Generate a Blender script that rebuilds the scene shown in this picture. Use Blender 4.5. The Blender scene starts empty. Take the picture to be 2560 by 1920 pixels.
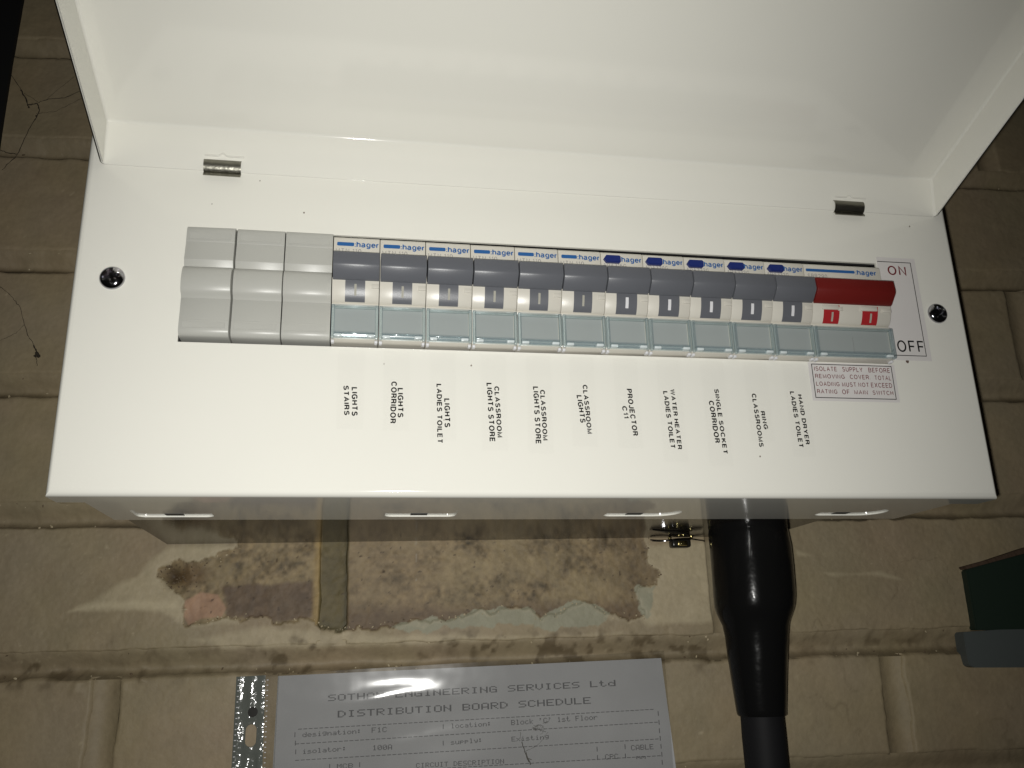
import bpy, bmesh, math, random
import numpy as np
from mathutils import Vector, Matrix
random.seed(5)
MM = 0.001
scene = bpy.context.scene
COL = scene.collection

# ------------------------------------------------------------------ camera
FPX = 2204.47
def rot(ax, ay, az):
    cx, sx, cy, sy, cz, sz = math.cos(ax), math.sin(ax), math.cos(ay), math.sin(ay), math.cos(az), math.sin(az)
    Rx = np.array([[1,0,0],[0,cx,-sx],[0,sx,cx]]); Ry = np.array([[cy,0,sy],[0,1,0],[-sy,0,cy]]); Rz = np.array([[cz,-sz,0],[sz,cz,0],[0,0,1]])
    return Rz @ Ry @ Rx
RC = rot(0.29787, 0.02691, -0.17156)
CAM = np.array([104.509, -319.486, -55.869])
cd = bpy.data.cameras.new('camera'); cam = bpy.data.objects.new('camera', cd); COL.objects.link(cam)
cd.sensor_width = 36; cd.lens = 36*FPX/2560; cd.clip_start = 0.01; cd.clip_end = 50
M = Matrix(((RC[0,0], RC[0,2], -RC[0,1], CAM[0]*MM), (RC[1,0], RC[1,2], -RC[1,1], CAM[1]*MM), (RC[2,0], RC[2,2], -RC[2,1], CAM[2]*MM), (0,0,0,1)))
cam.matrix_world = M
scene.camera = cam

# ------------------------------------------------------------------ world + the phone's flash (the only light of the photograph)
w = bpy.data.worlds.new('World'); scene.world = w; w.use_nodes = True
w.node_tree.nodes['Background'].inputs[0].default_value = (1.0, .93, .85, 1)
w.node_tree.nodes['Background'].inputs[1].default_value = 0.004
ld = bpy.data.lights.new('camera_flash', 'SPOT'); lamp = bpy.data.objects.new('camera_flash', ld); COL.objects.link(lamp)
LP = CAM - RC[:,0]*4.0 - RC[:,2]*5.0 + RC[:,1]*2.0
ML = M.copy(); ML.translation = Vector(LP*MM)
lamp.matrix_world = ML @ Matrix.Rotation(math.radians(-3), 4, 'X') @ Matrix.Rotation(math.radians(3), 4, 'Y')
ld.energy = 4.95; ld.color = (1.0, .988, .945); ld.shadow_soft_size = 0.0022
ld.spot_size = math.radians(106); ld.spot_blend = 1.0
scene.view_settings.view_transform = 'Standard'; scene.view_settings.look = 'None'
scene.view_settings.exposure = 0.0; scene.view_settings.gamma = 1.0
scene.render.engine = 'CYCLES'
scene.cycles.max_bounces = 10; scene.cycles.transparent_max_bounces = 16

# ------------------------------------------------------------------ measuring: a photograph pixel (2560 wide) onto a plane of the place
def ray(u, v): return RC @ np.array([(u-1280)/FPX, 1, -(v-960)/FPX])
def at(u, v, axis, val):
    d = ray(u, v); return CAM + d*((val-CAM[axis])/d[axis])
WK = -0.0632; WA = math.atan(WK); WY0 = 148.8        # the wall is turned 3.6 degrees from the board
def ws(u, v, off=0.0):                                 # wall coordinates (s along the wall, z up); off = mm in front of it
    d = ray(u, v); n = np.array([-WK, 1, 0]); t = (WY0 - off*math.sqrt(1+WK*WK) - n@CAM)/(n@d); P = CAM+d*t
    return (P[0]*math.cos(WA) + (P[1]-WY0)*math.sin(WA), P[2])

# ------------------------------------------------------------------ materials
def mat(name, col=(.5,.5,.5), rough=.4, metal=0, spec=.5, trans=0, ior=1.45, bump=None, coat=0, var=None):
    m = bpy.data.materials.new(name); m.use_nodes = True; nt = m.node_tree; b = nt.nodes['Principled BSDF']
    b.inputs['Base Color'].default_value = (*col, 1); b.inputs['Roughness'].default_value = rough
    b.inputs['Metallic'].default_value = metal; b.inputs['Specular IOR Level'].default_value = spec
    b.inputs['Transmission Weight'].default_value = trans; b.inputs['IOR'].default_value = ior
    b.inputs['Coat Weight'].default_value = coat
    tc = nt.nodes.new('ShaderNodeTexCoord')
    if bump:
        n = nt.nodes.new('ShaderNodeTexNoise'); n.inputs['Scale'].default_value = bump[0]; n.inputs['Detail'].default_value = 4
        bp = nt.nodes.new('ShaderNodeBump'); bp.inputs['Strength'].default_value = bump[1]; bp.inputs['Distance'].default_value = bump[2]
        nt.links.new(tc.outputs['Object'], n.inputs['Vector']); nt.links.new(n.outputs['Fac'], bp.inputs['Height']); nt.links.new(bp.outputs['Normal'], b.inputs['Normal'])
    if var:
        n = nt.nodes.new('ShaderNodeTexNoise'); n.inputs['Scale'].default_value = var[0]; n.inputs['Detail'].default_value = 5
        cr = nt.nodes.new('ShaderNodeMix'); cr.data_type = 'RGBA'
        cr.inputs['A'].default_value = (*col, 1); cr.inputs['B'].default_value = (*[c*var[1] for c in col], 1)
        nt.links.new(tc.outputs['Object'], n.inputs['Vector']); nt.links.new(n.outputs['Fac'], cr.inputs['Factor']); nt.links.new(cr.outputs['Result'], b.inputs['Base Color'])
    return m
WHITE = mat('white_powder_paint', (.79,.78,.715), .075, spec=.62, bump=(700, .02, .0003), var=(14, .95))
GREYG = mat('grey_gloss_paint', (.030,.027,.023), .11, spec=.16, bump=(900,.05,.0004), var=(30,.8))
INNER = mat('dark_inside', (.02,.02,.02), .6)
BLANK = mat('light_grey_plastic', (.445,.445,.412), .36, bump=(3000,.12,.0002), var=(60,.94))
CREAM = mat('cream_plastic', (.60,.575,.51), .32, bump=(3000,.10,.0002), var=(60,.95))
DOLLY = mat('slate_grey_plastic', (.115,.120,.135), .34, bump=(3500,.18,.0002), var=(80,.9))
RED = mat('dark_red_plastic', (.15,.012,.010), .38, bump=(3500,.15,.0002), var=(90,.85))
REDB = mat('bright_red_plastic', (.36,.022,.026), .35, bump=(3500,.1,.0002))
BLUEP = mat('blue_print', (.022,.105,.30), .4)
BLUEB = mat('dark_blue_plastic', (.016,.028,.145), .3)
GREYP = mat('grey_print', (.27,.26,.25), .5)
BLACKP = mat('black_print', (.004,.004,.004), .6, spec=.2)
REDP = mat('dark_red_print', (.15,.010,.014), .55, spec=.25)
MARKW = mat('white_mark', (.66,.66,.68), .5, spec=.3)
MARKC = mat('window_mark', (.36,.35,.30), .6, spec=.15)
INSERT = mat('grey_green_insert', (.375,.39,.385), .5, var=(40,.93))
STICK = mat('sticker_paper', (.68,.655,.64), .35, var=(30,.95))
CHROME = mat('chrome', (.42,.42,.45), .10, metal=1, bump=(400,.12,.0005))
STEEL = mat('spring_steel', (.34,.33,.28), .36, metal=1, bump=(600,.35,.0004), var=(300,.6))
BRASS = mat('brass', (.60,.50,.22), .22, metal=1, bump=(500,.5,.0006))
BLKMET = mat('black_metal', (.02,.019,.016), .25, metal=.3)
SLEEVE = mat('black_heatshrink', (.006,.006,.006), .17, spec=.14, bump=(45,.25,.003))
CABLE = mat('black_cable_sheath', (.010,.010,.011), .62, spec=.15, bump=(90,.2,.001))
BLACKB = mat('black_board', (.004,.004,.004), .8)
GREENB = mat('dark_green_enamel', (.012,.026,.016), .6, var=(20,.7))
BROWN = mat('brown_dust_edge', (.07,.042,.026), .8, bump=(300,.6,.002))
GREYB = mat('grey_blue_box', (.085,.098,.095), .55, var=(30,.85))
WEB = mat('dusty_cobweb', (.035,.027,.018), .9)
FLUFF = mat('grey_fluff', (.10,.095,.08), .9)
PAPER = mat('grey_paper', (.47,.47,.48), .7, var=(22,.62))
DOTS = mat('printer_ink', (.13,.13,.135), .7)
SILVER = mat('crinkled_clear_strip', (.13,.14,.125), .14, metal=.0, spec=1.0, coat=1, bump=(75,.9,.0035))
EDGE = mat('painted_edge_refraction', (.16,.215,.235), .3)  # darkness of refraction at clear edges, put into an opaque colour
CHIP = mat('bare_chip', (.12,.08,.06), .8)
def schlick(nt, f0):                                     # two-sided Fresnel: same from front and back of a thin sheet
    lw = nt.nodes.new('ShaderNodeLayerWeight'); lw.inputs[0].default_value = .5
    p = nt.nodes.new('ShaderNodeMath'); p.operation = 'POWER'; p.inputs[1].default_value = 5; q = nt.nodes.new('ShaderNodeMath'); q.operation = 'MULTIPLY_ADD'; q.inputs[1].default_value = 1-f0; q.inputs[2].default_value = f0
    nt.links.new(lw.outputs['Facing'], p.inputs[0]); nt.links.new(p.outputs[0], q.inputs[0]); return lw, q
def sheet_mat(name, tint, gl, rough, bump=None):
    m = bpy.data.materials.new(name); m.use_nodes = True; nt = m.node_tree; nt.nodes.remove(nt.nodes['Principled BSDF'])
    o = nt.nodes['Material Output']; t = nt.nodes.new('ShaderNodeBsdfTransparent'); t.inputs[0].default_value = (*tint, 1)
    g = nt.nodes.new('ShaderNodeBsdfGlossy'); g.inputs['Roughness'].default_value = rough
    lw, f = schlick(nt, .045)
    mu = nt.nodes.new('ShaderNodeMath'); mu.operation = 'MULTIPLY'; mu.inputs[1].default_value = gl
    mx = nt.nodes.new('ShaderNodeMixShader')
    nt.links.new(f.outputs[0], mu.inputs[0]); nt.links.new(mu.outputs[0], mx.inputs[0]); nt.links.new(t.outputs[0], mx.inputs[1]); nt.links.new(g.outputs[0], mx.inputs[2]); nt.links.new(mx.outputs[0], o.inputs[0])
    if bump:
        tc = nt.nodes.new('ShaderNodeTexCoord'); n = nt.nodes.new('ShaderNodeTexNoise'); n.inputs['Scale'].default_value = bump[0]; n.inputs['Detail'].default_value = 2
        bp = nt.nodes.new('ShaderNodeBump'); bp.inputs['Strength'].default_value = bump[1]; bp.inputs['Distance'].default_value = bump[2]
        nt.links.new(tc.outputs['Object'], n.inputs['Vector']); nt.links.new(n.outputs['Fac'], bp.inputs['Height']); nt.links.new(bp.outputs['Normal'], g.inputs['Normal']); nt.links.new(bp.outputs['Normal'], lw.inputs['Normal'])
    return m
WINDOW = sheet_mat('clear_window', (.94,.965,.965), 1.0, .05)
FILM = sheet_mat('clear_film', (.90,.90,.89), 1.3, .13, (42, .17, .003))
FOILF = sheet_mat('crinkled_film', (.62,.66,.64), 3.0, .07, (230, 1.0, .004))
KNUCK = mat('frosted_clear_plastic', (.60,.66,.67), .2)
TAPE = sheet_mat('clear_tape', (.995,.995,.995), .25, .12)
def bar_mat(name, tint, k, rough):
    m = bpy.data.materials.new(name); m.use_nodes = True; nt = m.node_tree; nt.nodes.remove(nt.nodes['Principled BSDF']); N = nt.nodes.new; L = nt.links.new
    o = nt.nodes['Material Output']; g = N('ShaderNodeBsdfGlass'); g.inputs['Color'].default_value = (.95,.985,.99,1); g.inputs['Roughness'].default_value = .02; g.inputs['IOR'].default_value = 1.45
    t = N('ShaderNodeBsdfTransparent'); t.inputs[0].default_value = (*tint, 1); mx = N('ShaderNodeMixShader'); mx.inputs[0].default_value = k
    df = N('ShaderNodeBsdfTranslucent'); df.inputs[0].default_value = (.8,.9,.93,1); d2 = N('ShaderNodeBsdfDiffuse'); d2.inputs[0].default_value = (.78,.85,.865,1); m0 = N('ShaderNodeMixShader'); m0.inputs[0].default_value = .07; L(mx.outputs[0], m0.inputs[1]); L(d2.outputs[0], m0.inputs[2])
    gl = N('ShaderNodeBsdfGlossy'); gl.inputs['Roughness'].default_value = rough; lw, f = schlick(nt, .055); m2 = N('ShaderNodeMixShader')
    L(t.outputs[0], mx.inputs[1]); L(g.outputs[0], mx.inputs[2]); L(f.outputs[0], m2.inputs[0]); L(m0.outputs[0], m2.inputs[1]); L(gl.outputs[0], m2.inputs[2]); L(m2.outputs[0], o.inputs[0]); return m
BAR = bar_mat('clear_bar', (.88,.925,.94), .12, .10); LIP = bar_mat('clear_lip', (.95,.98,.985), .05, .16)

# ------------------------------------------------------------------ object helpers (all input in millimetres)
def link(name, me, m=None, parent=None, loc=None, rz=0, ang=35, flat=False):
    if m is not None: me.materials.append(m)
    if not flat: me.shade_smooth(); me.set_sharp_from_angle(angle=math.radians(ang))
    o = bpy.data.objects.new(name, me); COL.objects.link(o)
    if parent: o.parent = parent
    if loc is not None: o.location = Vector(loc)*MM
    o.rotation_euler.z = rz
    return o
def tag(o, label=None, cat=None, group=None, kind=None):
    if label: o['label'] = label
    if cat: o['category'] = cat
    if group: o['group'] = group
    if kind: o['kind'] = kind
    return o
def empty(name, loc, label, cat, group=None, rz=0):
    o = bpy.data.objects.new(name, None); COL.objects.link(o); o.location = Vector(loc)*MM; o.rotation_euler.z = rz; o.empty_display_size = .01
    return tag(o, label, cat, group)
def from_bm(bm, name='mesh'):
    for v in bm.verts: v.co *= MM
    me = bpy.data.meshes.new(name); bm.to_mesh(me); bm.free(); return me
def bx(bm, x0, x1, y0, y1, z0, z1, bev=0, seg=2):
    t = bmesh.new(); bmesh.ops.create_cube(t, size=1)
    for v in t.verts: v.co = Vector(((x0+x1)/2+v.co.x*(x1-x0), (y0+y1)/2+v.co.y*(y1-y0), (z0+z1)/2+v.co.z*(z1-z0)))
    if bev: bmesh.ops.bevel(t, geom=t.edges[:], offset=bev, segments=seg, affect='EDGES', profile=.5)
    me = bpy.data.meshes.new('t'); t.to_mesh(me); t.free(); bm.from_mesh(me); bpy.data.meshes.remove(me)
def box(name, m, parent, *a, **k):
    bm = bmesh.new(); bx(bm, *a, **k); return link(name, from_bm(bm), m, parent)
def extrude_x(bm, prof, x0, x1, cap=True):             # prof: closed loop of (y, z)
    a = [bm.verts.new((x0, y, z)) for y, z in prof]; b = [bm.verts.new((x1, y, z)) for y, z in prof]; n = len(prof)
    for i in range(n): bm.faces.new((a[i], a[(i+1)%n], b[(i+1)%n], b[i]))
    if cap: bm.faces.new(a); bm.faces.new(b[::-1])
    bmesh.ops.recalc_face_normals(bm, faces=bm.faces[:])
def prof_obj(name, m, parent, prof, x0, x1, bev=0, ang=30):
    bm = bmesh.new(); extrude_x(bm, prof, x0, x1)
    if bev:
        es = [e for e in bm.edges if abs(e.verts[0].co.x-e.verts[1].co.x) < 1e-6 and e.calc_length() > .05]
        bmesh.ops.bevel(bm, geom=es, offset=bev, segments=2, affect='EDGES', profile=.5, clamp_overlap=True)
    return link(name, from_bm(bm), m, parent, ang=ang)
def tube(bm, pts, r, seg=8, taper=None, closed=False):
    pts = [Vector(p) for p in pts]; rings = []
    for i, p in enumerate(pts):
        d = (pts[min(i+1, len(pts)-1)]-pts[max(i-1, 0)]).normalized(); up = Vector((0,0,1)) if abs(d.z) < .9 else Vector((1,0,0))
        s = d.cross(up).normalized(); t = d.cross(s); rr = r*(taper[i] if taper else 1)
        rings.append([bm.verts.new(p+s*math.cos(a)*rr+t*math.sin(a)*rr) for a in [2*math.pi*k/seg for k in range(seg)]])
    for A, B in zip(rings, rings[1:]):
        for k in range(seg): bm.faces.new((A[k], A[(k+1)%seg], B[(k+1)%seg], B[k]))
    bm.faces.new(rings[0][::-1]); bm.faces.new(rings[-1])
def weigh(o):
    md = o.modifiers.new('w', 'WEIGHTED_NORMAL'); md.keep_sharp = True; md.weight = 100
    dg = bpy.context.evaluated_depsgraph_get(); me = bpy.data.meshes.new_from_object(o.evaluated_get(dg)); o.modifiers.clear(); o.data = me
def solid_boolean(o, cutters):
    for c in cutters:
        md = o.modifiers.new('b', 'BOOLEAN'); md.operation = 'DIFFERENCE'; md.object = c; md.solver = 'EXACT'
    dg = bpy.context.evaluated_depsgraph_get(); me = bpy.data.meshes.new_from_object(o.evaluated_get(dg)); o.modifiers.clear(); o.data = me
    me.shade_smooth(); me.set_sharp_from_angle(angle=math.radians(30)); weigh(o)
    for c in cutters: bpy.data.objects.remove(c)

# ------------------------------------------------------------------ lettering
def arc(cx, cy, rx, ry, a0, a1, n=12): return [(cx+rx*math.cos(math.radians(a0+(a1-a0)*k/n)), cy+ry*math.sin(math.radians(a0+(a1-a0)*k/n))) for k in range(n+1)]
SF = {  # a plain grotesque drawn as strokes: (width, strokes)
 'A': (.70, [[(0,0),(.35,1),(.70,0)], [(.14,.34),(.56,.34)]]), 'B': (.60, [[(.36,.53),(0,.53),(0,1),(.34,1)]+arc(.34,.765,.22,.235,90,-90), [(0,.53),(0,0),(.36,0)]+arc(.36,.265,.24,.265,-90,90)]),
 'C': (.68, [arc(.36,.5,.36,.5,38,322,20)]), 'D': (.66, [[(0,0),(0,1),(.26,1)]+arc(.26,.5,.40,.5,90,-90,16)+[(0,0)]]), 'E': (.56, [[(.56,1),(0,1),(0,0),(.58,0)], [(0,.52),(.52,.52)]]),
 'F': (.52, [[(.54,1),(0,1),(0,0)], [(0,.50),(.48,.50)]]), 'G': (.72, [arc(.37,.5,.37,.5,40,300,20)+[(.70,.16),(.70,.46),(.40,.46)]]), 'H': (.62, [[(0,0),(0,1)], [(.62,0),(.62,1)], [(0,.53),(.62,.53)]]),
 'I': (.0, [[(0,0),(0,1)]]), 'J': (.44, [[(.44,1),(.44,.24)]+arc(.22,.24,.22,.24,0,-180)]), 'K': (.62, [[(0,0),(0,1)], [(.60,1),(.02,.40)], [(.20,.58),(.64,0)]]), 'L': (.50, [[(0,1),(0,0),(.50,0)]]), 'M': (.74, [[(0,0),(0,1),(.37,.08),(.74,1),(.74,0)]]),
 'N': (.62, [[(0,0),(0,1),(.62,0),(.62,1)]]), 'O': (.76, [arc(.38,.5,.38,.5,90,-270,26)]), 'P': (.58, [[(0,0),(0,1),(.32,1)]+arc(.32,.73,.26,.27,90,-90)+[(0,.46)]]),
 'R': (.62, [[(0,0),(0,1),(.34,1)]+arc(.34,.75,.25,.25,90,-90)+[(0,.50)], [(.32,.50),(.48,.44),(.56,.30),(.57,.10),(.62,0)]]), 'S': (.60, [arc(.30,.755,.26,.245,22,265,14)[:-1]+[(.32,.50)]+arc(.30,.255,.30,.255,82,-160,14)]),
 'T': (.62, [[(0,1),(.62,1)], [(.31,1),(.31,0)]]), 'U': (.62, [[(0,1),(0,.30)]+arc(.31,.30,.31,.30,180,360,14)+[(.62,1)]]), 'V': (.66, [[(0,1),(.33,0),(.66,1)]]), 'W': (.94, [[(0,1),(.23,0),(.47,1),(.71,0),(.94,1)]]),
 'X': (.64, [[(0,0),(.64,1)], [(0,1),(.64,0)]]), 'Y': (.66, [[(0,1),(.33,.42),(.66,1)], [(.33,.42),(.33,0)]]),
 '0': (.54, [arc(.27,.5,.27,.5,90,-270,22)]), '1': (.24, [[(0,.78),(.16,.84),(.24,1),(.24,0)]]), '2': (.54, [arc(.27,.72,.26,.28,170,-30,12)+[(.04,.16),(0,0),(.54,0)]]),
 '3': (.54, [arc(.26,.745,.24,.255,160,-80,12), arc(.27,.265,.27,.275,85,-160,14)]), '6': (.54, [arc(.27,.31,.27,.31,90,-270,20), arc(.40,.42,.40,.58,185,85,10)]), '9': (.54, [arc(.27,.69,.27,.31,90,-270,20), arc(.14,.58,.40,.58,5,-95,10)]),
 '.': (.0, [[(0,0),(0,.09)]]), ':': (.0, [[(0,.02),(0,.14)], [(0,.52),(0,.64)]]),
 'h': (.46, [[(0,0),(0,1)], [(0,.44)]+arc(.23,.44,.23,.27,180,0,10)+[(.46,0)]]), 'a': (.50, [arc(.23,.50,.20,.21,160,0,8)+[(.43,.10),(.52,0)], [(.43,.40),(.18,.36)]+arc(.17,.18,.17,.18,90,270,10)+[(.30,.03),(.43,.16)]]),
 'g': (.48, [arc(.23,.37,.23,.33,60,300,16), [(.47,.72),(.47,-.06)]+arc(.24,-.06,.23,.20,0,-160,10)]), 'e': (.50, [[(.02,.36),(.49,.36)]+arc(.25,.36,.24,.35,0,320,18)]), 'r': (.30, [[(0,0),(0,.72)], [(0,.40)]+arc(.24,.42,.24,.27,180,85,8)]),
}
def ribbon(pts, t):
    pts = [p for i, p in enumerate(pts) if i == 0 or math.hypot(p[0]-pts[i-1][0], p[1]-pts[i-1][1]) > 1e-4]; n = len(pts); closed = n > 3 and math.hypot(pts[0][0]-pts[-1][0], pts[0][1]-pts[-1][1]) < 1e-6
    P_ = [np.array(p, float) for p in pts]
    L, R_ = [], []
    for i in range(n):
        if closed: d0 = P_[i]-P_[i-1] if i else P_[-1]-P_[-2]; d1 = P_[i+1]-P_[i] if i < n-1 else P_[1]-P_[0]
        else: d0 = P_[i]-P_[i-1] if i else P_[1]-P_[0]; d1 = P_[i+1]-P_[i] if i < n-1 else d0
        d0 = d0/np.linalg.norm(d0); d1 = d1/np.linalg.norm(d1); n0 = np.array([-d0[1], d0[0]]); n1 = np.array([-d1[1], d1[0]]); m = n0+n1; q = m@m
        m = m*(2/q) if q > .12 else n0
        k = np.linalg.norm(m); m = m*min(1, 1.9/k)
        L.append(P_[i]+m*t/2*1.0); R_.append(P_[i]-m*t/2*1.0)
    return L, R_
_glyph = {}
def glyphs(s, bold=.13, sp=.25):
    k = (s, bold, sp)
    if k not in _glyph:
        V, F, K, x, n = [], [], [], 0, 0
        for ch in s:
            if ch == ' ': x += .42; continue
            wd, st = SF[ch]
            for stroke in st:
                L, R_ = ribbon([(x+px, pz) for px, pz in stroke], bold); m = len(L); b0 = len(V)
                V += L+R_; K += [n]*(2*m); F += [(b0+i, b0+i+1, b0+m+i+1, b0+m+i) for i in range(m-1)]; n += 1
            x += wd+sp+bold*.9
        V = np.array(V); mn, mx = V.min(0), V.max(0); _glyph[k] = ((V-mn)/(mx-mn), F, K)
    return _glyph[k]
class Print:                                           # flat print on a plane of constant y
    def __init__(s): s.v = []; s.f = []
    def text(s, t, x0, x1, z0, z1, y, bold=.15, turn=False, sp=.25, slant=0.0):
        V, F, K = glyphs(t, bold, sp); n = len(s.v)
        for (a, b), k in zip(V, K):
            yk = y-.004*(k % 7)
            if turn: s.v.append((x0+(x1-x0)*b + slant*a, yk, z1-(z1-z0)*a))          # reads from top to bottom
            else: s.v.append((x0+(x1-x0)*a, yk, z0+(z1-z0)*b))
        s.f += [tuple(i+n for i in f) for f in F]; return s
    def quad(s, pts): n = len(s.v); s.v += pts; s.f.append(tuple(range(n, n+len(pts)))); return s
    def rect(s, x0, x1, z0, z1, y): return s.quad([(x0,y,z0),(x1,y,z0),(x1,y,z1),(x0,y,z1)])
    def frame(s, x0, x1, z0, z1, w, y):
        s.rect(x0, x1, z1-w, z1, y); s.rect(x0, x1, z0, z0+w, y); s.rect(x0, x0+w, z0+w, z1-w, y); return s.rect(x1-w, x1, z0+w, z1-w, y)
    def pill(s, x0, x1, z0, z1, y):
        r = min((z1-z0)/2, .45); pts = []
        for cx, cz, a0 in ((x1-r, z0+r, -90), (x1-r, z1-r, 0), (x0+r, z1-r, 90), (x0+r, z0+r, 180)):
            pts += [(cx+r*math.cos(math.radians(a0+t)), y, cz+r*math.sin(math.radians(a0+t))) for t in (0, 30, 60, 90)]
        return s.quad(pts)
    def build(s, name, m, parent=None, loc=None, rz=0):
        me = bpy.data.meshes.new(name); me.from_pydata([(a*MM, b*MM, c*MM) for a, b, c in s.v], [], s.f)
        return link(name, me, m, parent, loc, rz, flat=True)

# ================================================================== THE WALL
def hashn(ix, iy, seed): 
    h = (ix.astype(np.int64)*374761393 + iy.astype(np.int64)*668265263 + seed*1442695041) & 0xffffffff
    h = ((h ^ (h >> 13))*1274126177) & 0xffffffff; return ((h ^ (h >> 16)) & 0xffff)/65535.0
def vnoise(x, y, seed=0):
    ix, iy = np.floor(x), np.floor(y); fx, fy = x-ix, y-iy; fx = fx*fx*(3-2*fx); fy = fy*fy*(3-2*fy)
    return (hashn(ix,iy,seed)*(1-fx)+hashn(ix+1,iy,seed)*fx)*(1-fy) + (hashn(ix,iy+1,seed)*(1-fx)+hashn(ix+1,iy+1,seed)*fx)*fy
def fbm(x, y, s, oct=4, seed=0):
    r = 0; a = .5; x = x/s; y = y/s
    for k in range(oct): r = r+a*vnoise(x+17*k, y-9*k, seed+k); a *= .5; x = x*2.03; y = y*2.03
    return r-.47
def sdist(P, x, y):                                    # signed distance to a polygon, inside positive
    P = np.array(P); d = np.full(x.shape, 1e9); ins = np.zeros(x.shape, bool)
    for (ax, ay), (bx_, by) in zip(P, np.roll(P, -1, 0)):
        ex, ey = bx_-ax, by-ay; t = np.clip(((x-ax)*ex+(y-ay)*ey)/(ex*ex+ey*ey+1e-9), 0, 1)
        d = np.minimum(d, np.hypot(x-ax-t*ex, y-ay-t*ey))
        c = ((ay > y) != (by > y)) & (x < (bx_-ax)*(y-ay)/((by-ay) if abs(by-ay) > 1e-9 else 1e-9)+ax); ins ^= c
    return np.where(ins, d, -d)
def poly(px): return [ws(u, v) for u, v in px]
BARE = poly([(590,1330),(595,1368),(540,1395),(500,1405),(450,1395),(415,1410),(400,1440),(420,1470),(455,1500),(452,1550),(472,1562),(560,1543),(600,1548),(650,1545),(680,1560),(720,1550),(770,1555),(840,1578),(900,1572),(960,1568),(1000,1560),(1060,1552),(1135,1548),(1160,1540),(1245,1522),(1330,1530),(1350,1550),(1400,1530),(1440,1508),(1480,1515),(1530,1543),(1600,1546),(1622,1535),(1590,1495),(1600,1466),(1640,1460),(1652,1430),(1625,1400),(1620,1370),(1612,1330)])
AQUA = poly([(940,1575),(1000,1552),(1080,1545),(1135,1543),(1155,1530),(1245,1515),(1262,1520),(1330,1518),(1352,1540),(1395,1520),(1440,1498),(1490,1505),(1530,1532),(1515,1555),(1400,1575),(1300,1562),(1180,1565),(1060,1580)])
AQUA2 = poly([(1588,1470),(1640,1462),(1632,1530),(1620,1538),(1596,1510)])
PINK = poly([(458,1500),(500,1478),(545,1485),(565,1520),(555,1545),(500,1550),(470,1565),(458,1540)])
PURP = poly([(545,1462),(700,1452),(790,1450),(790,1552),(680,1562),(560,1543),(562,1500)])
HOLE = ws(430, 1440)
LIGHTP = poly([(165,1532),(240,1490),(290,1455),(340,1440),(370,1400),(410,1365),(620,1355),(640,1380),(600,1560),(480,1570),(400,1535)])
LIGHTQ = poly([(1600,1360),(1790,1345),(1800,1400),(1790,1560),(1620,1570),(1590,1540)])
STREAK1 = poly([(165,1530),(235,1500),(330,1494),(450,1500),(455,1528),(300,1530)])
STREAK2 = poly([(1985,1370),(2040,1392),(1990,1392)]); STREAK3 = poly([(2050,1430),(2100,1430),(2200,1425),(2280,1455),(2180,1442),(2080,1442)])
LOWP = poly([(640,1560),(960,1580),(1400,1585),(1560,1575),(1560,1590),(900,1622),(560,1630),(480,1600)])
JA, JH = 94.4, 6.4                                      # the bare vertical joint
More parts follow.
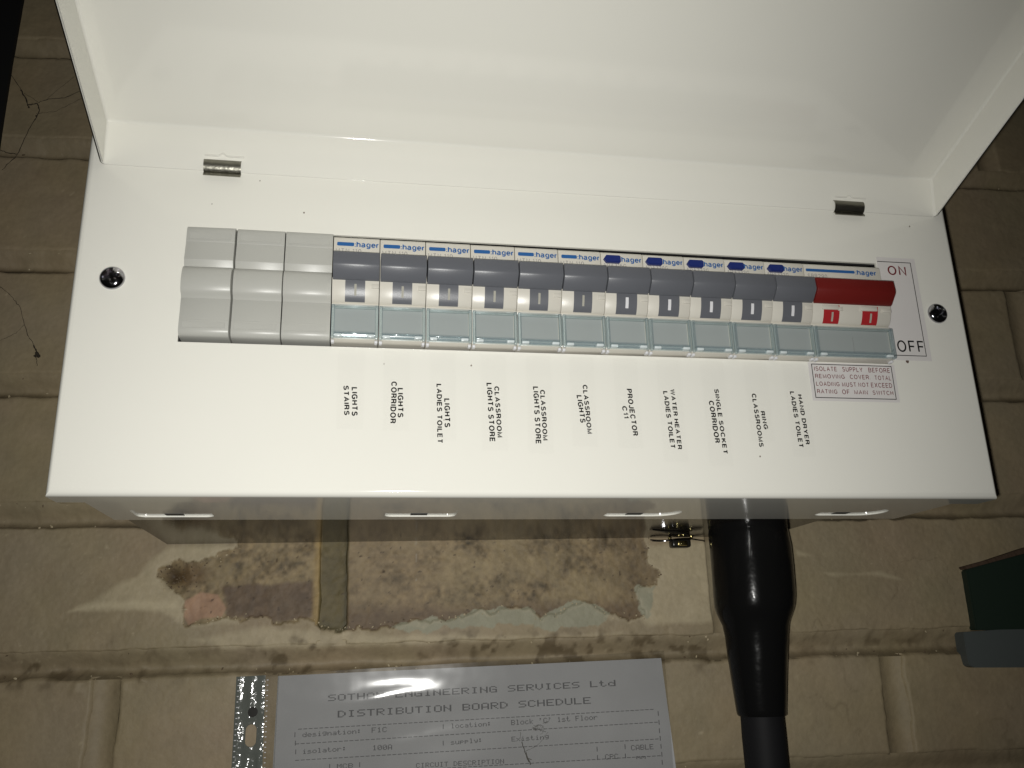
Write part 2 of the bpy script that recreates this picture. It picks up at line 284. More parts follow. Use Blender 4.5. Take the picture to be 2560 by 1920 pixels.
def colour(s, z, mortar=False):
    n1 = fbm(s, z, 60, 4, 1); n2 = fbm(s, z, 9, 4, 7); n3 = fbm(s, z, 2.2, 3, 13)
    base = np.array([.300,.240,.150])
    c = base[None,:]*(1+.28*n1+.20*n2+.10*n3)[:,None]
    c = c*np.stack([1+.10*fbm(s,z,30,3,21), 1+0*s, 1-.16*fbm(s,z,30,3,25)], 1)
    def blend(mask, col, k=1.0):
        nonlocal c; m = (np.clip(mask, 0, 1)*k)[:,None]; c = c*(1-m)+np.array(col)[None,:]*m*(1+.22*n2+.14*n3)[:,None]
    edge = 5*fbm(s, z, 9, 4, 31)
    for P, k in ((LIGHTP,.55),(LIGHTQ,.6),(STREAK1,.8),(STREAK2,.6),(STREAK3,.75),(LOWP,.55)):
        blend((sdist(P, s, z)+edge*.6)/2.5, (.50,.43,.285), k)
    # pits and dirt specks in the paint
    sp = fbm(s, z, 3.3, 2, 41); blend((sp-.27)/.05, (.12,.085,.05), .7); blend((fbm(s,z,7,3,45)-.27)/.04, (.34,.28,.18), .5); blend((fbm(s,z,1.7,2,48)-.25)/.04*(fbm(s,z,30,3,49) > -.05), (.15,.11,.06), .55); blend((fbm(s,z,2.4,3,50)-.25)/.04*(fbm(s,z,26,3,52) > .02), (.45,.38,.25), .5); cr = np.abs(fbm(s,z,34,4,46)); blend((.010-cr)/.006*(fbm(s,z,50,2,47) > .06), (.15,.115,.065), .3)
    near = np.exp(-((z+55)/9)**2)*(.3+.7*(fbm(s,z,40,2,55) > -.02)); blend(near*(fbm(s,z,5,3,57)+.02)/.1, (.11,.08,.042), .75)  # patchy darker band centred on the bed joint below the board
    zi = (s > -40) & (s < 330) & (z > -60) & (z < 40)
    d = np.full(s.shape, -50.0); d[zi] = sdist(BARE, s[zi], z[zi])+7*fbm(s[zi], z[zi], 7, 5, 61)+3.0*fbm(s[zi], z[zi], 2.2, 3, 65)
    bare = np.clip(d/.5+.5, 0, 1)
    # raw brick under the paint
    raw = np.array([.225,.168,.092])[None,:]*(1+1.0*n2+1.5*n3)[:,None]
    def rb(mask, col, k=1.0):
        nonlocal raw; m = (np.clip(mask, 0, 1)*k)[:,None]; raw = raw*(1-m)+np.array(col)[None,:]*m*(1+.4*n2+.4*n3)[:,None]
    rb((.4+4*fbm(s,z,12,5,71)), (.29,.225,.125), .85)
    rb(np.minimum((s-100)/3, (160+40*n2-s)/35), (.25,.185,.11), .5)
    rb((-28-z+8*fbm(s,z,14,3,77))/6*((s > 100)), (.12,.08,.05), .75)
    rb((s-225)/30, (.175,.125,.07), .6)
    rb((-40-z+9*fbm(s,z,12,3,79))/5*((s > 100)), (.09,.06,.04), .6)
    rb((sdist(PURP, s, z)+2*edge*.4)/2 if zi.any() else -1+0*s, (.135,.092,.06), .88)
    rb((sdist(PINK, s, z)+edge*.3)/.8, (.38,.235,.15), .95)
    rb(1.2-np.abs(s-(JA-JH-1.5))/2.5, (.36,.25,.10), .8)
    rb((JH+.8-np.abs(s-JA))/.8, (.13,.105,.045), .88); rb((1.5-np.abs(s-JA-JH))/1.2, (.07,.06,.03), .8)
    rb((-34-z)/8*(np.abs(s-JA) < JH+1), (.085,.075,.04), .7)
    rb(1.4-np.hypot(s-HOLE[0], z-HOLE[1])/4.2+edge*.25, (.035,.022,.012), .95)
    rb(1.6-np.hypot((s-HOLE[0]-8)/1.8, z-HOLE[1])/4.2+edge*.25, (.13,.08,.035), .75)
    rb((fbm(s,z,2.0,3,91)-.22)/.06, (.06,.04,.025), .85)
    rb((.5-np.abs(s-136-1.2*fbm(s,z,8,2,95)))*(fbm(s,z,3,2,97) > .0), (.5,.47,.42), .7)
    c = c*(1-bare[:,None])+raw*bare[:,None]
    # aqua under-coat showing at the torn edge, pale rim of torn paint
    for P in (AQUA, AQUA2):
        a = np.clip((sdist(P, s, z)+7*fbm(s,z,6,5,63))/.5, 0, 1)[:,None]*.9; c = c*(1-a)+np.array([.30,.293,.21])[None,:]*a*(1+.2*n2)[:,None]
    rim = np.clip(1-np.abs(d+1.3)/1.3, 0, 1)*np.clip(.4+2*n2,0,1); blend(rim, (.50,.43,.30), .45)
    return np.clip(c, .005, 1), bare
wall = empty('brick_wall', (0, WY0, -350), 'painted taupe brick wall behind the white distribution board', 'wall', rz=WA)
BED = [-484,-412,-341,-270,-199,-127+11,-55,16.3,84,154.5,224,290,358,427,497]
BED[4] = -187; BED[3] = -257; BED[2] = -327; BED[1] = -397; BED[0] = -467
def wall_mat():
    m = bpy.data.materials.new('painted_brick'); m.use_nodes = True; nt = m.node_tree; b = nt.nodes['Principled BSDF']
    a = nt.nodes.new('ShaderNodeAttribute'); a.attribute_name = 'paint_colour'; b.inputs['Roughness'].default_value = .6; b.inputs['Specular IOR Level'].default_value = .35
    tc = nt.nodes.new('ShaderNodeTexCoord'); n = nt.nodes.new('ShaderNodeTexNoise'); n.inputs['Scale'].default_value = 420; n.inputs['Detail'].default_value = 8
    hs = nt.nodes.new('ShaderNodeMix'); hs.data_type = 'RGBA'; hs.blend_type = 'MULTIPLY'; hs.inputs['Factor'].default_value = .35
    nt.links.new(tc.outputs['Object'], n.inputs['Vector']); nt.links.new(a.outputs['Color'], hs.inputs['A']); nt.links.new(n.outputs['Color'], hs.inputs['B'])
    mp = nt.nodes.new('ShaderNodeMapRange'); mp.inputs['To Min'].default_value = .6; mp.inputs['To Max'].default_value = 1.25
    nt.links.new(n.outputs['Fac'], mp.inputs['Value']); nt.links.new(mp.outputs[0], hs.inputs['B']); nt.links.new(hs.outputs['Result'], b.inputs['Base Color'])
    bp = nt.nodes.new('ShaderNodeBump'); bp.inputs['Strength'].default_value = .26; bp.inputs['Distance'].default_value = .0010
    nt.links.new(n.outputs['Fac'], bp.inputs['Height']); nt.links.new(bp.outputs['Normal'], b.inputs['Normal']); return m
WM = wall_mat()
def grid_mesh(S, Z, Y, C):
    ns, nz = S.shape; me = bpy.data.meshes.new('g')
    co = np.stack([S.ravel(), Y.ravel(), Z.ravel()+350], 1)*MM
    i = np.arange(ns*nz).reshape(ns, nz); q = np.stack([i[:-1,:-1], i[1:,:-1], i[1:,1:], i[:-1,1:]], -1).reshape(-1, 4)
    me.vertices.add(len(co)); me.vertices.foreach_set('co', co.ravel()); me.loops.add(q.size); me.loops.foreach_set('vertex_index', q.ravel().astype(np.int32))
    me.polygons.add(len(q)); me.polygons.foreach_set('loop_start', np.arange(0, q.size, 4, dtype=np.int32))
    me.update(calc_edges=True); me.validate()
    at_ = me.color_attributes.new('paint_colour', 'FLOAT_COLOR', 'POINT'); at_.data.foreach_set('color', np.concatenate([C, np.ones((len(C),1))], 1).ravel())
    me.shade_smooth(); me.materials.append(WM); return me
def surf(S, Z):
    s, z = S.ravel(), Z.ravel()
    rough = .55*fbm(s, z, 22, 3, 101)+.45*fbm(s, z, 5, 3, 105)+.30*fbm(s, z, 1.6, 2, 109)
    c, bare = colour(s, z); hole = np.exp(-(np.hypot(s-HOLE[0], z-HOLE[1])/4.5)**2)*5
    lumps = np.clip(fbm(s, z, 6, 3, 121)-.10, 0, 1)*8*np.exp(-((z+61)/7)**2)*(fbm(s,z,38,2,123) > 0)
    y = rough + bare*(1.0+.45*fbm(s, z, 3, 3, 111)) + hole - lumps
    return s, z, y, c, bare
for k in range(len(BED)-1):
    zb, zt = BED[k]+5.2, BED[k+1]-5.2; odd = (k % 2 == 0)
    xs = [-512,-310,-108,94.4,296,498,700,902] if k % 2 == 0 else [-612,-412,-211,-10.5,190,384,587,789]
    for j in range(len(xs)-1):
        s0, s1 = xs[j]+5.4, xs[j+1]-5.4
        vis = s1 > -125 and s0 < 545 and zt > -130 and zb < 330
        hidden = (s0 > 15 and s1 < 330 and zb > 5)
        core = vis and zb < 0 and zt > -60 and s1 > -60 and s0 < 330
        st = (.62 if core else 1.1) if vis and not hidden else 7.0
        ns, nz = max(4, int((s1-s0)/st)), max(4, int((zt-zb)/st))
        S, Z = np.meshgrid(np.linspace(s0, s1, ns), np.linspace(zb, zt, nz), indexing='ij')
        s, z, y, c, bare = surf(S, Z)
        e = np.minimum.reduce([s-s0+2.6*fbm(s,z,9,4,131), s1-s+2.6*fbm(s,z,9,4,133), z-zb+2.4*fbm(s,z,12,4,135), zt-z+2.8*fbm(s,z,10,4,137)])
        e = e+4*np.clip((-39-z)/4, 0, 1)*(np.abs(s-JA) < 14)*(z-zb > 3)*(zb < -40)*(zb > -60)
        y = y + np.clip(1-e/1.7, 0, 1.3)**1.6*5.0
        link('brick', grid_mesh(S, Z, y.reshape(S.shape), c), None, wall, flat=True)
def mortar(s0, s1, z0, z1, st, bed):
    ns, nz = max(4, int((s1-s0)/st)), max(6, int((z1-z0)/st))
    S, Z = np.meshgrid(np.linspace(s0, s1, ns), np.linspace(z0, z1, nz), indexing='ij')
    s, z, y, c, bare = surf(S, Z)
    if bed: t = np.clip((z1-z+1.6*fbm(s,s*0,26,3,143))/(z1-z0), 0, 1); y = y + .6+5.4*np.abs(np.sin(math.pi*np.clip(t,0,1)**1.7)) + 1.3*fbm(s,z,8,4,141); g_ = np.clip((t-.45)*1.6+1.1*fbm(s,z,24,4,147), 0, 1)[:,None]*(.5 if z0 > -80 else .35); c = c*(1-g_)+np.array([.105,.08,.045])[None,:]*g_  # shade painted into the lower part of each bed joint, mottled with grime
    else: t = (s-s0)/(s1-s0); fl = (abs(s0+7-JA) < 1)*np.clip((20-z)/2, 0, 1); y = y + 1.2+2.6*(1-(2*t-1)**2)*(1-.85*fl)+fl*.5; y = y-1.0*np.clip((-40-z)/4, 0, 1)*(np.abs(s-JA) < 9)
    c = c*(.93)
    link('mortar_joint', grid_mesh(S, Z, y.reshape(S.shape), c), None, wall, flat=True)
for k, zc in enumerate(BED):
    mortar(-512, 902, zc-7, zc+7, 1.0 if -130 < zc < 320 else 5, True) if not (-130 < zc < 320) else [mortar(a, b, zc-7, zc+7, st, True) for a, b, st in ((-512,-125,5),(-125,545,.9),(545,902,5))]
    if k < len(BED)-1:
        for xj in ([-310,-108,94.4,296,498,700] if k % 2 == 0 else [-412,-211,-10.5,190,384,587]):
            mortar(xj-7, xj+7, zc+5.6, BED[k+1]-5.6, .8 if -140 < zc < 300 and -130 < xj < 520 else 4, False)
# loose paint flakes and mortar crumbs: along the joints and round the torn edge of the paint
def flakes(name, m, spots):
    bm = bmesh.new()
    for s_, z_, y_, r_ in spots:
        t = bmesh.new(); bmesh.ops.create_icosphere(t, subdivisions=1, radius=r_); a = random.uniform(0, 3.14); k = random.uniform(.35, .9)
        for q in t.verts:
            q.co = q.co*random.uniform(.55, 1.25); x, zz = q.co.x, q.co.z*k
            q.co = Vector((s_+x*math.cos(a)-zz*math.sin(a), y_+q.co.y*.45, z_+350+x*math.sin(a)+zz*math.cos(a)))
        me = bpy.data.meshes.new('t'); t.to_mesh(me); t.free(); bm.from_mesh(me); bpy.data.meshes.remove(me)
    return tag(link(name, from_bm(bm), m, wall, flat=True), kind='stuff')
sp1, sp2 = [], []
for zc in (-55, 16.3, 84, 154.5, 224, 290, -116):
    for k in range(150 if zc in (-55, 16.3) else 45):
        s_ = random.uniform(-115, 520)
        if vnoise(np.array(s_/28), np.array(zc*1.0), 9) < .42: continue
        (sp1 if random.random() < .62 else sp2).append((s_, zc+random.choice((-6.0, -5.4, -5.0, 5.3))+random.gauss(0, .9), random.uniform(-.1, 1.2), random.uniform(.25, .95)))
for (a0, b0), (a1, b1) in zip(BARE, BARE[1:]):
    for k in range(int(math.hypot(a1-a0, b1-b0)/1.5)+1):
        t = random.random(); (sp1 if random.random() < .75 else sp2).append((a0+(a1-a0)*t+random.gauss(0, 1.2), b0+(b1-b0)*t+random.gauss(0, 1.2), random.uniform(-.1, .8), random.uniform(.2, .75)))
for k in range(90): sp2.append((HOLE[0]+random.gauss(3, 5), HOLE[1]+random.gauss(0, 4), random.uniform(0, 1.5), random.uniform(.2, .8)))
flakes('paint_flakes', mat('cream_paint_flake', (.42,.35,.225), .5), sp1)
flakes('mortar_crumbs', mat('dark_mortar_crumb', (.12,.085,.05), .8), sp2)
print('wall done')

# ================================================================== DISTRIBUTION BOARD
board = empty('distribution_board', (182, WY0-30, 0), 'white steel distribution board with its hinged lid open above a row of breakers', 'distribution board')
bo = Vector((182, WY0-30, 0))
def onboard(o): o.parent = board; o.location = o.location-bo*MM; return o
AX0, AX1, AZ0, AZ1 = 38.8, 325.5, 56.75, 103.1
W = 364.4
def cutter(x0, x1, y0, y1, z0, z1, bev=0):
    bm = bmesh.new(); bx(bm, x0, x1, y0, y1, z0, z1, bev); return link('cut', from_bm(bm), None, None)
bm = bmesh.new(); bx(bm, 0, W, 0, 14, 0, 150)
bmesh.ops.bevel(bm, geom=[e for e in bm.edges if all(v.co.y < 1 for v in e.verts)], offset=2.6, segments=5, affect='EDGES', profile=.5)
plate = link('front_plate', from_bm(bm), WHITE); solid_boolean(plate, [cutter(AX0, AX1, -5, 30, AZ0, AZ1), cutter(2, W-2, 1.2, 20, 1.2, 149)])
onboard(plate)
bm = bmesh.new(); bx(bm, 7.2, 357, 4.4, 62.6, .9, 149, .8, 2)
body = link('cover_body', from_bm(bm), WHITE)
cut = [cutter(AX0-9, AX1+9, -5, 45, AZ0-9, AZ1+9), cutter(9.5, 354.5, 6.5, 61, 3.2, 147)]
SLOTS = [((350,530),1291), ((967,1132),1290), ((1513,1660),1289), ((2040,2165),1287)]
slotc = []
for (u0, u1), v in SLOTS:
    a, b = at(u0, v, 2, .9), at(u1, v, 2, .9); yb = (a[1]+b[1])/2+2.0; y0 = yb-19
    pts = []; xa, xb = a[0], b[0];
    rr_ = 9.5 if xa > 150 else 3.5; rl_ = 3.5
    for cx, sgn, r in ((xb-rr_+(5 if xa > 150 else 1), 0, rr_), (xa+rl_-1, 180, rl_)):
      if r < 9: pts += [(cx+r*math.cos(math.radians(a_)), (yb-r if math.sin(math.radians(a_)) > 0 else y0+r)+r*math.sin(math.radians(a_))) for a_ in [sgn-90+20*q for q in range(10)]]
      else: pts += [(cx+r*math.cos(math.radians(sgn-90+t)), y0+r+r*math.sin(math.radians(sgn-90+t))) for t in range(0, 181, 20)]
    bm = bmesh.new(); lo = [bm.verts.new((x, y, -1)) for x, y in pts]; hi = [bm.verts.new((x, y, 1.55)) for x, y in pts]
    for i in range(len(pts)): bm.faces.new((lo[i], lo[(i+1)%len(pts)], hi[(i+1)%len(pts)], hi[i]))
    bm.faces.new(lo[::-1]); bm.faces.new(hi); bmesh.ops.recalc_face_normals(bm, faces=bm.faces[:]); cut.append(link('cut', from_bm(bm), None, None)); slotc.append((xa, xb, y0, yb))
solid_boolean(body, cut); onboard(body)
for xa, xb, y0, yb in slotc:                            # the knock-out tab pressed into each slot
    onboard(box('slot_knockout', INNER, None, (xa+xb)/2-4, (xa+xb)/2+3, yb-5.0, yb-.6, 1.4, 1.52))
yl, yr = WY0+WK*11.8-.5, WY0+WK*322.9-.5               # the base box runs back to the turned wall
bm = bmesh.new(); vs = [bm.verts.new(p) for p in ((11.8,62.8,1.4),(322.9,62.8,1.4),(322.9,yr,1.4),(11.8,yl,1.4),(11.8,62.8,147),(322.9,62.8,147),(322.9,yr,147),(11.8,yl,147))]
for f in ((0,3,2,1),(4,5,6,7),(0,1,5,4),(3,7,6,2),(0,4,7,3),(1,2,6,5)): bm.faces.new([vs[i] for i in f])
bmesh.ops.bevel(bm, geom=bm.edges[:], offset=.5, segments=2, affect='EDGES'); onboard(link('base_box', from_bm(bm), GREYG))
bm = bmesh.new(); bx(bm, 10, 354, 24.5, 44, 20, 140)
onboard(link('chassis', from_bm(bm), INNER))
onboard(box('blue_busbar_strip', BLUEB, None, 205, 291, 5, 8, 100.5, 103.0))
# lid: strip at the hinge, panel, two side walls, far wall; the sheet bends are rounded
LA = Vector((0, -.951, .309))
H = Vector((0, -.7, 127.6)); S_ = Vector((0, -3.0, 145.2)); LEN = 112
bm = bmesh.new()
def lv(x, p): return bm.verts.new((x, p.y, p.z))
xl, xr = 6.3, 358.1
O_ = H+LA*(LEN-6); T_ = S_+LA*LEN
hl, hr, sl, sr, tl, tr, ol, or_ = lv(xl,H), lv(xr,H), lv(xl,S_), lv(xr,S_), lv(xl,T_), lv(xr,T_), lv(xl,O_), lv(xr,O_)
for f in ((hl,hr,sr,sl),(sl,sr,tr,tl),(tl,tr,or_,ol),(hl,sl,tl,ol),(hr,or_,tr,sr)): bm.faces.new(f)
bmesh.ops.recalc_face_normals(bm, faces=bm.faces[:])
ed = [e for e in bm.edges if len(e.link_faces) == 2]
bmesh.ops.bevel(bm, geom=ed, offset=1.1, segments=5, affect='EDGES', profile=.5)
lid = link('lid', from_bm(bm), WHITE, ang=25)
md = lid.modifiers.new('thickness', 'SOLIDIFY'); md.thickness = 1.1*MM; md.offset = 1.0
dg = bpy.context.evaluated_depsgraph_get(); me = bpy.data.meshes.new_from_object(lid.evaluated_get(dg)); lid.modifiers.clear(); lid.data = me; weigh(lid)
onboard(lid)
# spring hinge clips on the hinge line
def hinge(x0, x1, mirror):
    bm = bmesh.new(); pr = []
    for t in range(0, 11): a = math.radians(110-200*t/10); pr.append((-.9-2.0*math.cos(math.radians(-100+200*t/10)) , 129.3+2.7*math.sin(a)))
    pr += [(-1.4,126.3),(-2.0,124.9)]
    n = len(pr); ins = [(y+.45, z) for y, z in pr]
    extrude_x(bm, pr+ins[::-1], x0, x1)
    o = link('hinge_clip', from_bm(bm), STEEL, ang=50)
    bm = bmesh.new(); xm = (x0+x1)/2+(.0); pts = []
    for k in range(25):
        x = x0+.2+(x1-x0+.8)*k/24; pts.append((x, -3.0, 132.9+1.25*math.exp(-((x-xm)/1.0)**2)))
    tube(bm, pts, .28, 6); wire = link('hinge_wire', from_bm(bm), WHITE)
    onboard(o); onboard(wire)
    wire.parent = o; wire.location = (0,0,0)
    if mirror: pass
hinge(43.0, 57.0, False); hinge(308.6, 322.6, True)
# cross-head screws
def screw(x, z, rz):
    bm = bmesh.new(); nr, na = 26, 72; R = 4.5; rows = []
    for i in range(nr+1):
        r = R*i/nr; row = []
        for j in range(na):
            a = 2*math.pi*j/na; X, Z = r*math.cos(a), r*math.sin(a); h = 2.5*math.sqrt(max(0, 1-(r/R)**2*.97))
            ca, sa = math.cos(rz), math.sin(rz); u, v = X*ca+Z*sa, -X*sa+Z*ca
            arm = min(max(abs(u)/.62, abs(v)/2.7), max(abs(v)/.62, abs(u)/2.7)); d = 1.7*max(0, min(1, (1.15-arm)/.3))*(1-.28*r/2.7)
            u2, v2 = (u+v)*.7071, (u-v)*.7071; arm2 = min(max(abs(u2)/.16, abs(v2)/2.2), max(abs(v2)/.16, abs(u2)/2.2)); d = max(d, .22*max(0, min(1, (1.2-arm2)/.4)))
            row.append(bm.verts.new((X, -h+max(0, d), Z)))
        rows.append(row)
    for A, B in zip(rows[1:], rows[2:]):
        for j in range(na): bm.faces.new((A[j], A[(j+1)%na], B[(j+1)%na], B[j]))
    c = bm.verts.new((0, rows[0][0].co.y, 0))
    for j in range(na): bm.faces.new((c, rows[1][(j+1)%na], rows[1][j]))
    for r0 in rows[0]: bm.verts.remove(r0)
    bot = [bm.verts.new((R*math.cos(2*math.pi*j/na), .2, R*math.sin(2*math.pi*j/na))) for j in range(na)]
    for j in range(na): bm.faces.new((rows[-1][j], rows[-1][(j+1)%na], bot[(j+1)%na], bot[j]))
    bmesh.ops.recalc_face_normals(bm, faces=bm.faces[:])
    o = link('cover_screw', from_bm(bm), CHROME, None, (x, -.05, z), ang=60); return onboard(o)
screw(14.0, 80.75, .35); screw(350.9, 80.6, .7)
P = Print()                                             # small chips and specks in the paint
for u, v, r in ((2268,903,.75),(2274,566,.35),(650,452,.22),(760,532,.3),(1178,914,.3),(1900,1141,.3),(960,910,.2),(530,510,.2),(1110,1050,.2),(1500,466,.2)):
    c = at(u, v, 1, 0); P.quad([(c[0]+r*(.7+.5*random.random())*math.cos(a), -.06, c[2]+r*(1+.6*random.random())*math.sin(a)) for a in [k*math.pi/4 for k in range(8)]])
o = P.build('paint_chips', CHIP); tag(o, kind='stuff'); onboard(o)

# ================================================================== BLANKING MODULES
def nose(y_, sc=1.0):
    return [(y_(a), z) for a, z in ()]
BL = [(12,103.25),(-.2,103.25),(-.9,102.9),(-1.4,102.0),(-1.6,100.8),(-1.6,96.9),(-1.35,96.6),(-2.3,89.0),(-2.1,88.7),(-.9,86.3),(-.95,86.1),(-2.2,85.9),(-3.1,85.2),(-3.8,83.8),(-4.3,82.0),(-4.5,80.0),(-4.3,78.0),(-3.9,76.4),(-3.3,75.3),(-2.4,74.8),(-1.5,73.6),(-1.6,73.4),(-1.8,65.0),(-1.95,64.9),(-1.95,61.2),(-1.85,60.7),(-1.6,60.1),(-1.1,59.5),(-.4,59.05),(.5,58.8),(3,58.7),(12,58.6)]
def blank(x0, x1, label, rz=0, dy=0):
    t = empty('blanking_module', (x0, 0, 57), label, 'blanking module', 'blanking modules filling the empty ways')
    t.rotation_euler.z = rz; t.location.y = dy*MM
    wd = x1-x0; prof_obj('housing', BLANK, t, [(y, z-57) for y, z in BL], 0, wd, bev=.14)
    for z0, z1, y in ((97.7,100.3,-1.6),(61.7,64.0,-1.95)):
        bm = bmesh.new(); bx(bm, 1.2, wd-1.4, y-.28, y+.3, z0-57, z1-57, .05, 1); link('embossed_panel', from_bm(bm), BLANK, t)
    return t
blank(38.95, 56.7, 'light grey blanking module at the far left end of the device row', rz=math.radians(-1.6), dy=.1)
blank(57.35, 75.05, 'light grey blanking module between two other blank grey modules')
blank(75.45, 93.25, 'light grey blanking module touching the first grey-toggle breaker')

# ================================================================== CIRCUIT BREAKERS
BODY = [(24,1.0),(-1,1.0),(-2.6,1.1),(-3.9,1.6),(-4.3,2.4),(-4.3,13.9),(-4.6,14.4),(-4.8,15.3),(-3.9,15.5),(-3.8,15.9),(-4.6,16.2),(-5.4,17.0),(-6.2,18.4),(-6.9,20.0),(-7.4,21.7),(-7.7,23.3),(-7.8,24.6),(-4.4,25.2),(-4.3,42.7),(-3.6,43.4),(24,43.4)]
def frame_bars(bm, w, z0, z1, y0, y1):
    bx(bm, .25, 1.25, y0, y1, z0, z1, .18, 2); bx(bm, w-1.25, w-.25, y0, y1, z0, z1, .18, 2)
    bx(bm, 1.3, w-1.3, y0+.2, y1, z1-1.0, z1-.1, .15, 2); bx(bm, 1.3, w-1.3, y0+.5, y1, z0+1.9, z0+2.4, .12, 2)
def breaker(wd, kind, code):
    t = empty('circuit_breaker', (0,0,0), '', 'circuit breaker', 'grey-toggle circuit breakers clipped in a row')
    prof_obj('housing', CREAM, t, BODY, .13, wd-.13, bev=.1)
    # toggle: faceted bar right across the module
    TG = [(-4.5,34.2),(-11.9,33.6),(-12.4,33.2),(-12.6,31.5),(-12.9,28.6),(-12.6,27.6),(-8.9,24.0),(-8.2,23.7),(-5.5,24.1)]
    prof_obj('toggle', RED if kind == 'main' else DOLLY, t, TG, .32, wd-.16, bev=.16)
    arc = [(y-.18, z) for y, z in BODY[10:17]]
    bands = ((.28*17.7, .70*17.7),) if kind == 'mcb' else ((.26*17.7, .74*17.7),) if kind == 'rcbo' else ((4.9, 11.9), (22.3, 29.3))
    for b0, b1 in bands:
        a2 = arc if kind != 'main' else arc[:6]
        pr = a2+[(y+.6, z) for y, z in a2[::-1]]
        bd = prof_obj('indicator_band', REDB if kind == 'main' else DOLLY, t, pr, b0, b1, ang=40)
        mc = (b0+b1)/2+(.1 if kind != 'main' else .4); za, zb_ = (18.2, 22.3) if kind != 'main' else (16.9, 20.4); fy = lambda z: float(np.interp(z, [q[1] for q in BODY[10:17]], [q[0] for q in BODY[10:17]])); pts = [(fy(z), z) for z in (za, (za+zb_)/2, zb_)]
        pts = [(y-.12, z) for y, z in pts]; P = Print(); w2 = .42 if kind == 'mcb' else .62 if kind == 'rcbo' else .42
        V = [(mc-w2, y-.14, z) for y, z in pts]+[(mc+w2, y-.14, z) for y, z in pts[::-1]]
        P.v += V; P.f += [(0,1,4,5),(1,2,3,4)]
        mk = P.build('on_mark', MARKC if kind != 'rcbo' else MARKW, t); mk.parent = bd
        if kind == 'main': box('band_stop', CREAM, t, b0-.9, b1-.4, -8.1, -6.9, 21.3, 23.3, bev=.3)
    tabx = [(wd-3.0, wd-.15)] if kind != 'main' else [(11.3, 13.4), (wd-4.4, wd-.2)]
    for a, b in tabx: box('latch_tab', CREAM, t, a, b, -7.75, -6.9, 21.0, 22.7, bev=.12)
    P = Print(); yl = -4.42
    if kind == 'mcb': P.pill(1.35, 7.8, 39.5, 41.05, yl)
    if kind == 'main': P.pill(.9, 23.4, 39.7, 41.0, yl)
    if P.v: P.build('brand_bar', BLUEP, t)
    if kind == 'rcbo':
        bm = bmesh.new(); pts = [(1.0,39.9),(2.1,38.3),(7.6,38.3),(8.1,38.8),(8.1,41.0),(7.6,41.5),(2.1,41.5)]
        pr = [(x, z) for x, z in pts]; f = [bm.verts.new((x, -5.9, z)) for x, z in pr]; k = [bm.verts.new((x, -4.0, z)) for x, z in pr]
        bm.faces.new(f); bm.faces.new(k[::-1]); n = len(pr)
        for i in range(n): bm.faces.new((f[i], k[i], k[(i+1)%n], f[(i+1)%n]))
        bmesh.ops.recalc_face_normals(bm, faces=bm.faces[:]); bmesh.ops.bevel(bm, geom=[e for e in bm.edges if all(v.co.y < -5 for v in e.verts)], offset=.35, segments=2, affect='EDGES')
        link('test_button', from_bm(bm), BLUEB, t)
    x0, x1 = (8.0, 17.1) if kind != 'main' else (23.7, 33.3)
    P = Print(); P.text(':hager', x0, x1, 38.6, 41.4, yl, bold=.20, sp=.10); tag(P.build('brand_print', BLUEP, t), kind='stuff')
    P = Print()
    if kind == 'main': P.text(code, 1.5, 10.3, 36.7, 38.7, yl)
    else: P.text(code, .9, 10.6, 36.6, 38.5, yl)
    tag(P.build('type_print', GREYP, t), kind='stuff')
    # label holder with a clear snap cover
    segs = ((0, wd),)
    box('label_insert', INSERT, t, 1.35, wd-1.35, -4.5, -4.2, 2.0, 13.6)
    cv = None
    bm = bmesh.new(); frame_bars(bm, wd, 1.2, 14.3, -6.5, -4.6); cv = link('clear_cover', from_bm(bm), BAR, t)
    P = Print(); P.rect(1.3, wd-1.3, 3.5, 13.3, -6.1); P.build('window_sheet', WINDOW, t).parent = cv
    bm = bmesh.new(); cp = [(-6.15,3.5),(-6.2,3.0),(-6.1,2.5),(-5.85,2.0),(-5.4,1.6),(-4.9,1.35)]; extrude_x(bm, cp+[(y+.25, z+.1) for y, z in cp[::-1]], 1.3, wd-1.3); link('curved_lip', from_bm(bm), LIP, cv, ang=60)
    P = Print()  # thin lines painting the dark refraction along the cover's edges
    for xx in (.22, 1.28, wd-1.36, wd-.30): P.rect(xx, xx+.13, 1.6, 14.2, -6.53)
    for zz in (13.25, 14.2): P.rect(.4, wd-.4, zz, zz+.11, -6.54)
    for zz in (1.55, 2.75, 3.55): P.rect(1.4, wd-1.4, zz, zz+.09, -6.56)
    tag(P.build('refraction_line', EDGE, cv), kind='stuff')
    for a, b in ((1.5, 4.3), (wd-4.3, wd-1.5)):
        bm = bmesh.new(); bx(bm, a, b, -6.75, -4.7, 1.7, 2.7, .25, 2); link('hinge_pin', from_bm(bm), KNUCK, cv)
    bm = bmesh.new(); tube(bm, [(1.3, -5.4, 2.2), (wd-1.3, -5.4, 2.2)], .42, 8); link('hinge_rod', from_bm(bm), BAR, cv)
    for a in (.3, wd-1.4): box('foot', MARKW, t, a, a+1.1, -3.9, -1.5, .25, 1.2, bev=.15)
    if kind == 'main':
        box('cover_seam', GREYP, t, wd/2-.06, wd/2+.06, -4.56, -4.4, 3.6, 10.5)
    return t
def copy_tree(o, parent=None):
    c = o.copy(); COL.objects.link(c)
    if parent: c.parent = parent
    for ch in list(o.children): copy_tree(ch, c)
    return c
PX, PW = 93.55, 17.7
pm = breaker(17.7, 'mcb', 'MTN 110'); pa = breaker(17.7, 'rcbo', 'ADA332G')
ORD = ['first','second','third','fourth','fifth','sixth','seventh','eighth','ninth','tenth','eleventh']
